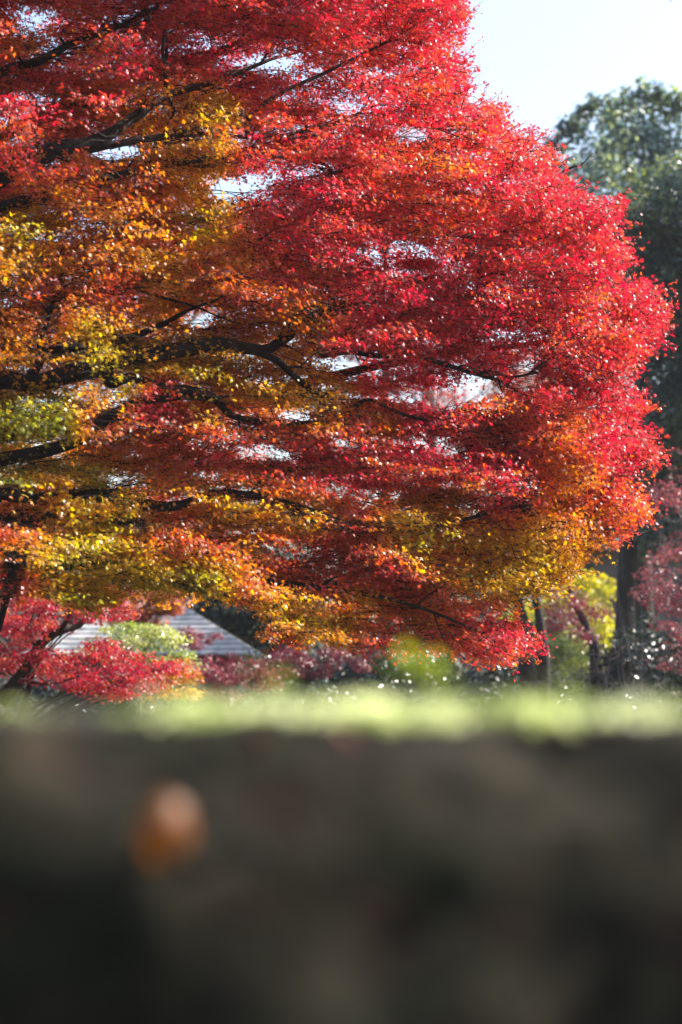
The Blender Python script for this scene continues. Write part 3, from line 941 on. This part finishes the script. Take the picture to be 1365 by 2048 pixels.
# shrubs on the left
tree('variegated_tree', 'pale green small tree with shiny leaves in front of the grey roof', 'tree', 270, 27,
     [(165, 1275), (200, 1250), (260, 1248), (330, 1262), (385, 1315), (380, 1335), (300, 1325), (250, 1330), (180, 1300)], 40, .5, .17, M['palegreen'], 90, .055, OVAL, (.2, 1.), M['greybark'], .05, 8, .4, .5)
tree('golden_shrub', 'golden orange shrub beside the red maple, below the pale green tree', 'shrub', 340, 26,
     [(300, 1340), (340, 1318), (385, 1330), (390, 1390), (330, 1410), (290, 1390)], 22, .4, .14, M['maple_far'], 80, .030, STAR, (.5, .72), M['bark'], .03, 6, .5, .6)
tree('maroon_shrub', 'dull maroon shrub below the eave of the grey roof', 'shrub', 470, 31,
     [(380, 1330), (430, 1312), (500, 1312), (560, 1330), (570, 1370), (500, 1400), (380, 1400)], 36, .5, .20, M['maroon'], 90, .032, STAR, (.2, .7), M['bark'], .04, 8, .45, .6)
tree('russet_tree', 'salmon brown small tree in front of the grey roof', 'tree', 270, 32,
     [(215, 1230), (250, 1195), (300, 1180), (345, 1170), (350, 1215), (335, 1250), (260, 1260)], 30, .5, .20, M['russet'], 90, .045, STAR, (.4, 1.), M['bark'], .05, 8, .5, .6)
tree('maroon_shrub', 'thin reddish shrub crossing the middle of the grey roof', 'shrub', 400, 33,
     [(345, 1255), (400, 1265), (450, 1270), (430, 1290), (380, 1300), (340, 1285)], 12, .3, .16, M['maroon'], 70, .034, STAR, (.3, .9), M['bark'], .03, 6, .4, .6)
tree('maroon_shrub', 'dull maroon shrub under the lower edge of the maple, right of the roof', 'shrub', 590, 30,
     [(530, 1325), (560, 1295), (640, 1290), (720, 1305), (760, 1330), (700, 1345), (560, 1350)], 30, .4, .15, M['maroon'], 80, .030, STAR, (.0, .5), M['bark'], .03, 8, .45, .6)
tree('dark_evergreen', 'dark glossy evergreen rising behind the right end of the grey roof', 'tree', 450, 42,
     [(330, 1205), (420, 1160), (540, 1180), (600, 1240), (600, 1330), (400, 1330)], 60, .9, .42, M['camellia'], 150, .10, ROUND, (.1, .9), M['bark'], .12, 8, .8, .9)

# the dark camellia row behind the bank
for k, (x0, x1, yt, Y, lab) in enumerate([
        (470, 640, 1318, 33, 'dark glossy camellia bush below the maple, left end of the row'),
        (610, 790, 1305, 34, 'dark glossy camellia bush behind the tall weed sprig, left of it'),
        (770, 960, 1300, 33, 'dark glossy camellia bush under the lowest red spray of the maple'),
        (930, 1090, 1320, 34.5, 'dark camellia bush at the foot of the slim trunks'),
        (1070, 1230, 1345, 33.5, 'dark camellia bush between slim trunks and broad dark trunk, bare twigs in front'),
        (1210, 1330, 1240, 33, 'tall dark camellia bush with bright glints at the foot of the broad trunk'),
        (1300, 1470, 1270, 31.5, 'tall dark camellia bush at the right edge below the maroon maple'),
        (-80, 180, 1370, 32, 'dark camellia bush behind the red maple at the lower left'),
        (170, 400, 1380, 33, 'dark camellia bush behind the golden shrub')]):
    tree('camellia_bush', lab, 'bush', (x0 + x1) / 2, Y, [(x0, yt + 25), (x0 + 40, yt), (x1 - 40, yt), (x1, yt + 25), (x1 + 10, 1600), (x0 - 10, 1600)],
         60, .7, .27, M['camellia'], 110, .075, ROUND, (.0, .6), M['bark'], .05, 6, .8, 1.0, 'dark camellia bushes in a row')

# bright shrubs beyond the trunks
for x0, x1, y0, y1, Y, m, lab, tn in [
        (1030, 1115, 1165, 1300, 42, 'limegreen', 'lime green sunlit shrub between the two slim trunks', (.3, 1)),
        (1110, 1225, 1150, 1240, 46, 'limegreen', 'golden green sunlit shrub below the house wall', (.4, 1)),
        (1080, 1170, 1230, 1330, 39, 'palegreen', 'light green shrub low behind the slim trunks', (.1, .8)),
        (1160, 1235, 1225, 1330, 41, 'limegreen', 'yellow shrub beside the broad dark trunk', (.4, 1))]:
    tree('sunlit_shrub', lab, 'shrub', (x0 + x1) / 2, Y, [(x0, y0 + 30), (x0 + 20, y0), (x1 - 20, y0), (x1, y0 + 30), (x1, y1), (x0, y1)], 20, .9, .26, M[m], 110, .085, ROUND, tn, M['bark'], .04, 5, .75, .8,
         'sunlit shrubs beyond the trunks')


# slim trunks
def trunks(label, Y, paths, poly, leafmat, tone):
    b = at(paths[0][0][0][0], 1404, Y)
    b[2] = 0
    e = thing('slim_tree', label, 'tree', tuple(b), 'slim dark trunks under the maple')
    for pts, rad in paths:
        base = at(pts[0][0], 1404, Y)
        base[2] = -.1
        q, rr = smooth_path([base] + [at(x, y, Y) for x, y in pts[1:]], rad, 6)
        Tubes().add(q, rr, 9, .04).build('trunk', M['bark'], e)
    cl = poly_clumps(poly, 34, Y, .8, .22)
    foliage('crown', e, leafmat, cl, 60, .034, STAR, tone, .6, .4)


trunks('slim dark trunk nearest the red spray, forked low and leaning left', 32,
       [([(1092, 1404), (1088, 1330), (1082, 1260), (1072, 1200), (1050, 1130)], [.10, .085, .065, .05, .03]), ([(1062, 1404), (1056, 1300), (1044, 1240), (1033, 1190), (1010, 1100)], [.12, .12, .09, .06, .03])],
       [(1000, 1100), (1100, 1100), (1120, 1190), (1010, 1190)], M['maroon'], (.2, .7))
trunks('slim dark trunk with a thin maroon crown left of the broad trunk', 33,
       [([(1200, 1404), (1190, 1310), (1178, 1275), (1170, 1245), (1156, 1218), (1144, 1190), (1130, 1150)], [.09, .075, .06, .055, .05, .04, .02])],
       [(1090, 1190), (1130, 1175), (1200, 1220), (1210, 1290), (1150, 1290), (1100, 1250)], M['maroon'], (.1, .6))


# bare grey twiggy shrubs
def bare(name, label, cat, base_px, Y, poly, ntw, r0, mat, ntip, leaf=None):
    b = at(base_px, 1404, Y)
    b[2] = 0
    e = thing(name, label, cat, tuple(b), 'bare grey twigs at the right')
    tips = [c for c, r in poly_clumps(poly, ntw, Y, .5, .1)]
    tb = Tubes()
    for c in tips:
        st = b + rng.normal(0, .05, 3) * np.array((1, 1, 0))
        m = st * .5 + c * .5 + rng.normal(0, .12, 3) + np.array((0, 0, .1))
        q, rr = smooth_path([st, m, c], [r0, r0 * .55, r0 * .12], 6)
        tb.add(q, rr, 5)
        for k in range(ntip):
            j = rng.integers(4, len(q) - 1)
            d = rng.normal(0, 1, 3) * np.array((1, .6, .7)) + np.array((0, 0, .2))
            d /= np.linalg.norm(d)
            L = rng.uniform(.15, .5)
            w, wr = smooth_path([q[j], q[j] + d * L * .5 + rng.normal(0, .03, 3), q[j] + d * L], [r0 * .3, r0 * .2, .0015], 3)
            tb.add(w, wr, 4)
    tb.build('twig_mass', mat, e)
    if leaf:
        cl = [(c, .12) for c in tips]
        foliage('foliage', e, leaf, cl, 12, .03, STAR, (.4, 1), .7, .6)


bare('bare_shrub', 'tangled bare grey twigs spreading low in front of the dark camellias', 'shrub', 1190, 29.5, [(1060, 1290), (1150, 1260), (1250, 1240), (1290, 1300), (1270, 1380), (1080, 1390)], 16, .007, M['greybark'], 8)
bare('bare_tree', 'bare grey purple twiggy tree at the right edge above the maroon maple', 'tree', 1400, 34, [(1285, 960), (1320, 880), (1365, 860), (1460, 850), (1460, 1080), (1300, 1080)], 30, .014, M['greybark'], 12, M['maroon'])
bare('bare_shrub', 'wiry bare twigs crossing the broad dark trunk', 'shrub', 1300, 31, [(1215, 1080), (1300, 1080), (1330, 1200), (1290, 1290), (1210, 1230)], 12, .007, M['greybark'], 6)

# far trees seen through the crown
tree('far_maple', 'far reddish brown tree seen through the gaps in the middle of the maple crown', 'tree', 900, 54,
     [(560, 900), (600, 700), (700, 560), (900, 520), (1080, 620), (1150, 760), (1150, 960), (1150, 1150), (560, 1150)], 85, 2.5, .75, M['russet'], 100, .12, STAR, (.0, .5), M['bark'], .24, 24, .35, .6, 'far trees behind the maple')
tree('far_maple', 'far pinkish tree seen through the gap at the upper left', 'tree', 330, 58,
     [(60, 1000), (120, 600), (260, 420), (380, 350), (450, 400), (520, 560), (540, 900), (500, 1150), (60, 1150)], 90, 2.5, .8, M['russet'], 90, .12, STAR, (.2, .9), M['greybark'], .25, 24, .4, .6, 'far trees behind the maple')
tree('far_maple', 'far russet treetop showing in the sky gap right of the upper tier', 'tree', 780, 60,
     [(680, 330), (740, 265), (800, 250), (830, 290), (860, 330), (850, 420), (700, 420)], 22, 1.5, .6, M['russet'], 100, .11, STAR, (.2, .8), M['bark'], .22, 10, .6, .7, 'far trees behind the maple')


# distant woodland
def woodland():
    cl = []
    for k in range(480):
        x = rng.uniform(-30, 30)
        top = 8.0 + 1.6 * mnoise.noise(Vector((x * .25, 1.7, 0)))
        cl.append((np.array((x, 84 + rng.uniform(-3, 3), rng.uniform(.3, top))), 1.3))
    o = foliage('distant_woodland', None, M['woodland'], cl, 90, .28, ROUND, (.1, .9), 1.0, .8)
    o['kind'] = 'stuff'


woodland()

# ------------------------------------------------------------------ houses
M['shingle'] = noise_mat('grey_shingle', [(.3, (.12, .125, .125)), (.5, (.25, .255, .255)), (.75, (.40, .39, .38))], scale=5.0, rough=.55, bump=.3, bscale=14, stretch=(1, 1, 1))
M['plaster'] = noise_mat('brown_plaster', [(.3, (.10, .08, .075)), (.7, (.17, .14, .13))], scale=2.0, rough=.9, bump=.2)
M['wood'] = noise_mat('dark_timber', [(.3, (.025, .018, .014)), (.7, (.06, .045, .036))], scale=5, rough=.7, stretch=(1, 1, .2), bump=.2)
M['pale'] = noise_mat('pale_fascia', [(.3, (.40, .42, .45)), (.7, (.55, .57, .60))], scale=2, rough=.5, bump=.05)
M['glass'] = noise_mat('window_glass', [(.3, (.02, .025, .03)), (.7, (.04, .05, .055))], scale=1, rough=.08, bump=0, spec=.8)


def box(name, lo, hi, mat, parent):
    x0, y0, z0 = lo
    x1, y1, z1 = hi
    v = [(x0, y0, z0), (x1, y0, z0), (x1, y1, z0), (x0, y1, z0), (x0, y0, z1), (x1, y0, z1), (x1, y1, z1), (x0, y1, z1)]
    f = [[0, 3, 2, 1], [4, 5, 6, 7], [0, 1, 5, 4], [1, 2, 6, 5], [2, 3, 7, 6], [3, 0, 4, 7]]
    o = mesh_obj(name, v, f, mat, parent)
    b = o.modifiers.new('bevel', 'BEVEL')
    b.width = .012
    b.segments = 2
    return o


def hip_roof(name, x0, x1, y0, y1, ez, rz, inset, courses, mat, parent, step=.03):
    """stepped shingle courses climbing to a ridge"""
    v, f = [], []
    ym = (y0 + y1) / 2
    for k in range(courses):
        ta, tb_ = k / courses, (k + 1) / courses
        za, zb = ez + (rz - ez) * ta, ez + (rz - ez) * tb_
        ring = []
        for t, z in ((ta, za), (ta, za + step), (tb_ + .25 / courses, zb + step * .8)):
            t = min(t, 1.0)
            ring.append([(x0 + inset * t, y0 + (ym - y0) * t, z), (x1 - inset * t, y0 + (ym - y0) * t, z), (x1 - inset * t, y1 - (y1 - ym) * t, z), (x0 + inset * t, y1 - (y1 - ym) * t, z)])
        b = len(v)
        for rg in ring:
            v += rg
        for a in (0, 4):
            for i in range(4):
                j = (i + 1) % 4
                f.append([b + a + i, b + a + j, b + a + 4 + j, b + a + 4 + i])
        if k == 0:
            f.append([b + 3, b + 2, b + 1, b])
    return mesh_obj(name, v, f, mat, parent)


ex0, ex1 = at(40, 1308, 36)[0], at(522, 1308, 36)[0]
ez = at(400, 1310, 36)[2]
rz = at(330, 1192, 38)[2]
tea = thing('tea_house', 'low house with a grey shingled hip roof behind the shrubs at the lower left', 'house', ((ex0 + ex1) / 2, 38, 0))
hip_roof('roof', ex0, ex1, 36, 40.4, ez, rz, (ex1 - at(335, 1200, 38.2)[0]), 12, M['shingle'], tea, .026)
box('wall', (ex0 + .55, 36.6, 0), (ex1 - .55, 39.8, ez - .005), M['plaster'], tea)
for fx in (.2, .45, .7):
    wx = ex0 + .55 + (ex1 - ex0 - 1.1) * fx
    w = box('window', (wx - .35, 36.56, .8), (wx + .35, 36.597, 1.8), M['wood'], tea)
    box('pane', (wx - .29, 36.545, .86), (wx + .29, 36.557, 1.74), M['glass'], w)
rc = box('ridge_cap', (at(300, 1195, 38.2)[0] - .7, 38.1, rz + .01), (at(335, 1200, 38.2)[0] + .02, 38.3, rz + .10), M['shingle'], tea)

hx0, hx1 = at(1090, 1100, 50)[0], at(1420, 1100, 50)[0]
hz = at(1200, 1098, 50)[2]
h2 = thing('back_house', 'two storey house with a pale eave and brown wall seen left of the broad trunk', 'house', ((hx0 + hx1) / 2, 53, 0))
box('wall', (hx0 + .5, 50.5, 0), (hx1 - .5, 56, hz - .003), M['plaster'], h2)
hip_roof('roof', hx0, hx1, 50.15, 56.5, hz + .19, hz + 1.5, 1.6, 8, M['shingle'], h2, .03)
box('fascia', (hx0 - .02, 50.0, hz), (hx1 + .02, 50.146, hz + .24), M['pale'], h2)
for wx in (at(1150, 1130, 50)[0], at(1290, 1130, 50)[0]):
    w = box('window', (wx - .45, 50.45, hz - 1.25), (wx + .45, 50.497, hz - .3), M['wood'], h2)
    box('pane', (wx - .38, 50.435, hz - 1.18), (wx + .38, 50.447, hz - .37), M['glass'], w)

# ------------------------------------------------------------------ added thin volume, imitating the lifted darks of lens flare
hz = mesh_obj('flare_haze', [(-120, -70, -1), (120, -70, -1), (120, 150, -1), (-120, 150, -1), (-120, -70, 16), (120, -70, 16), (120, 150, 16), (-120, 150, 16)],
              [[0, 3, 2, 1], [4, 5, 6, 7], [0, 1, 5, 4], [1, 2, 6, 5], [2, 3, 7, 6], [3, 0, 4, 7]], None)
hm, ht, ho = new_mat('thin_flare_haze')
pv = ht.nodes.new('ShaderNodeVolumePrincipled')
pv.inputs['Color'].default_value = (.86, .92, 1.0, 1)
pv.inputs['Density'].default_value = .00032
pv.inputs['Anisotropy'].default_value = .3
ht.links.new(pv.outputs['Volume'], ho.inputs['Volume'])
hz.data.materials.append(hm)
hz['kind'] = 'stuff'
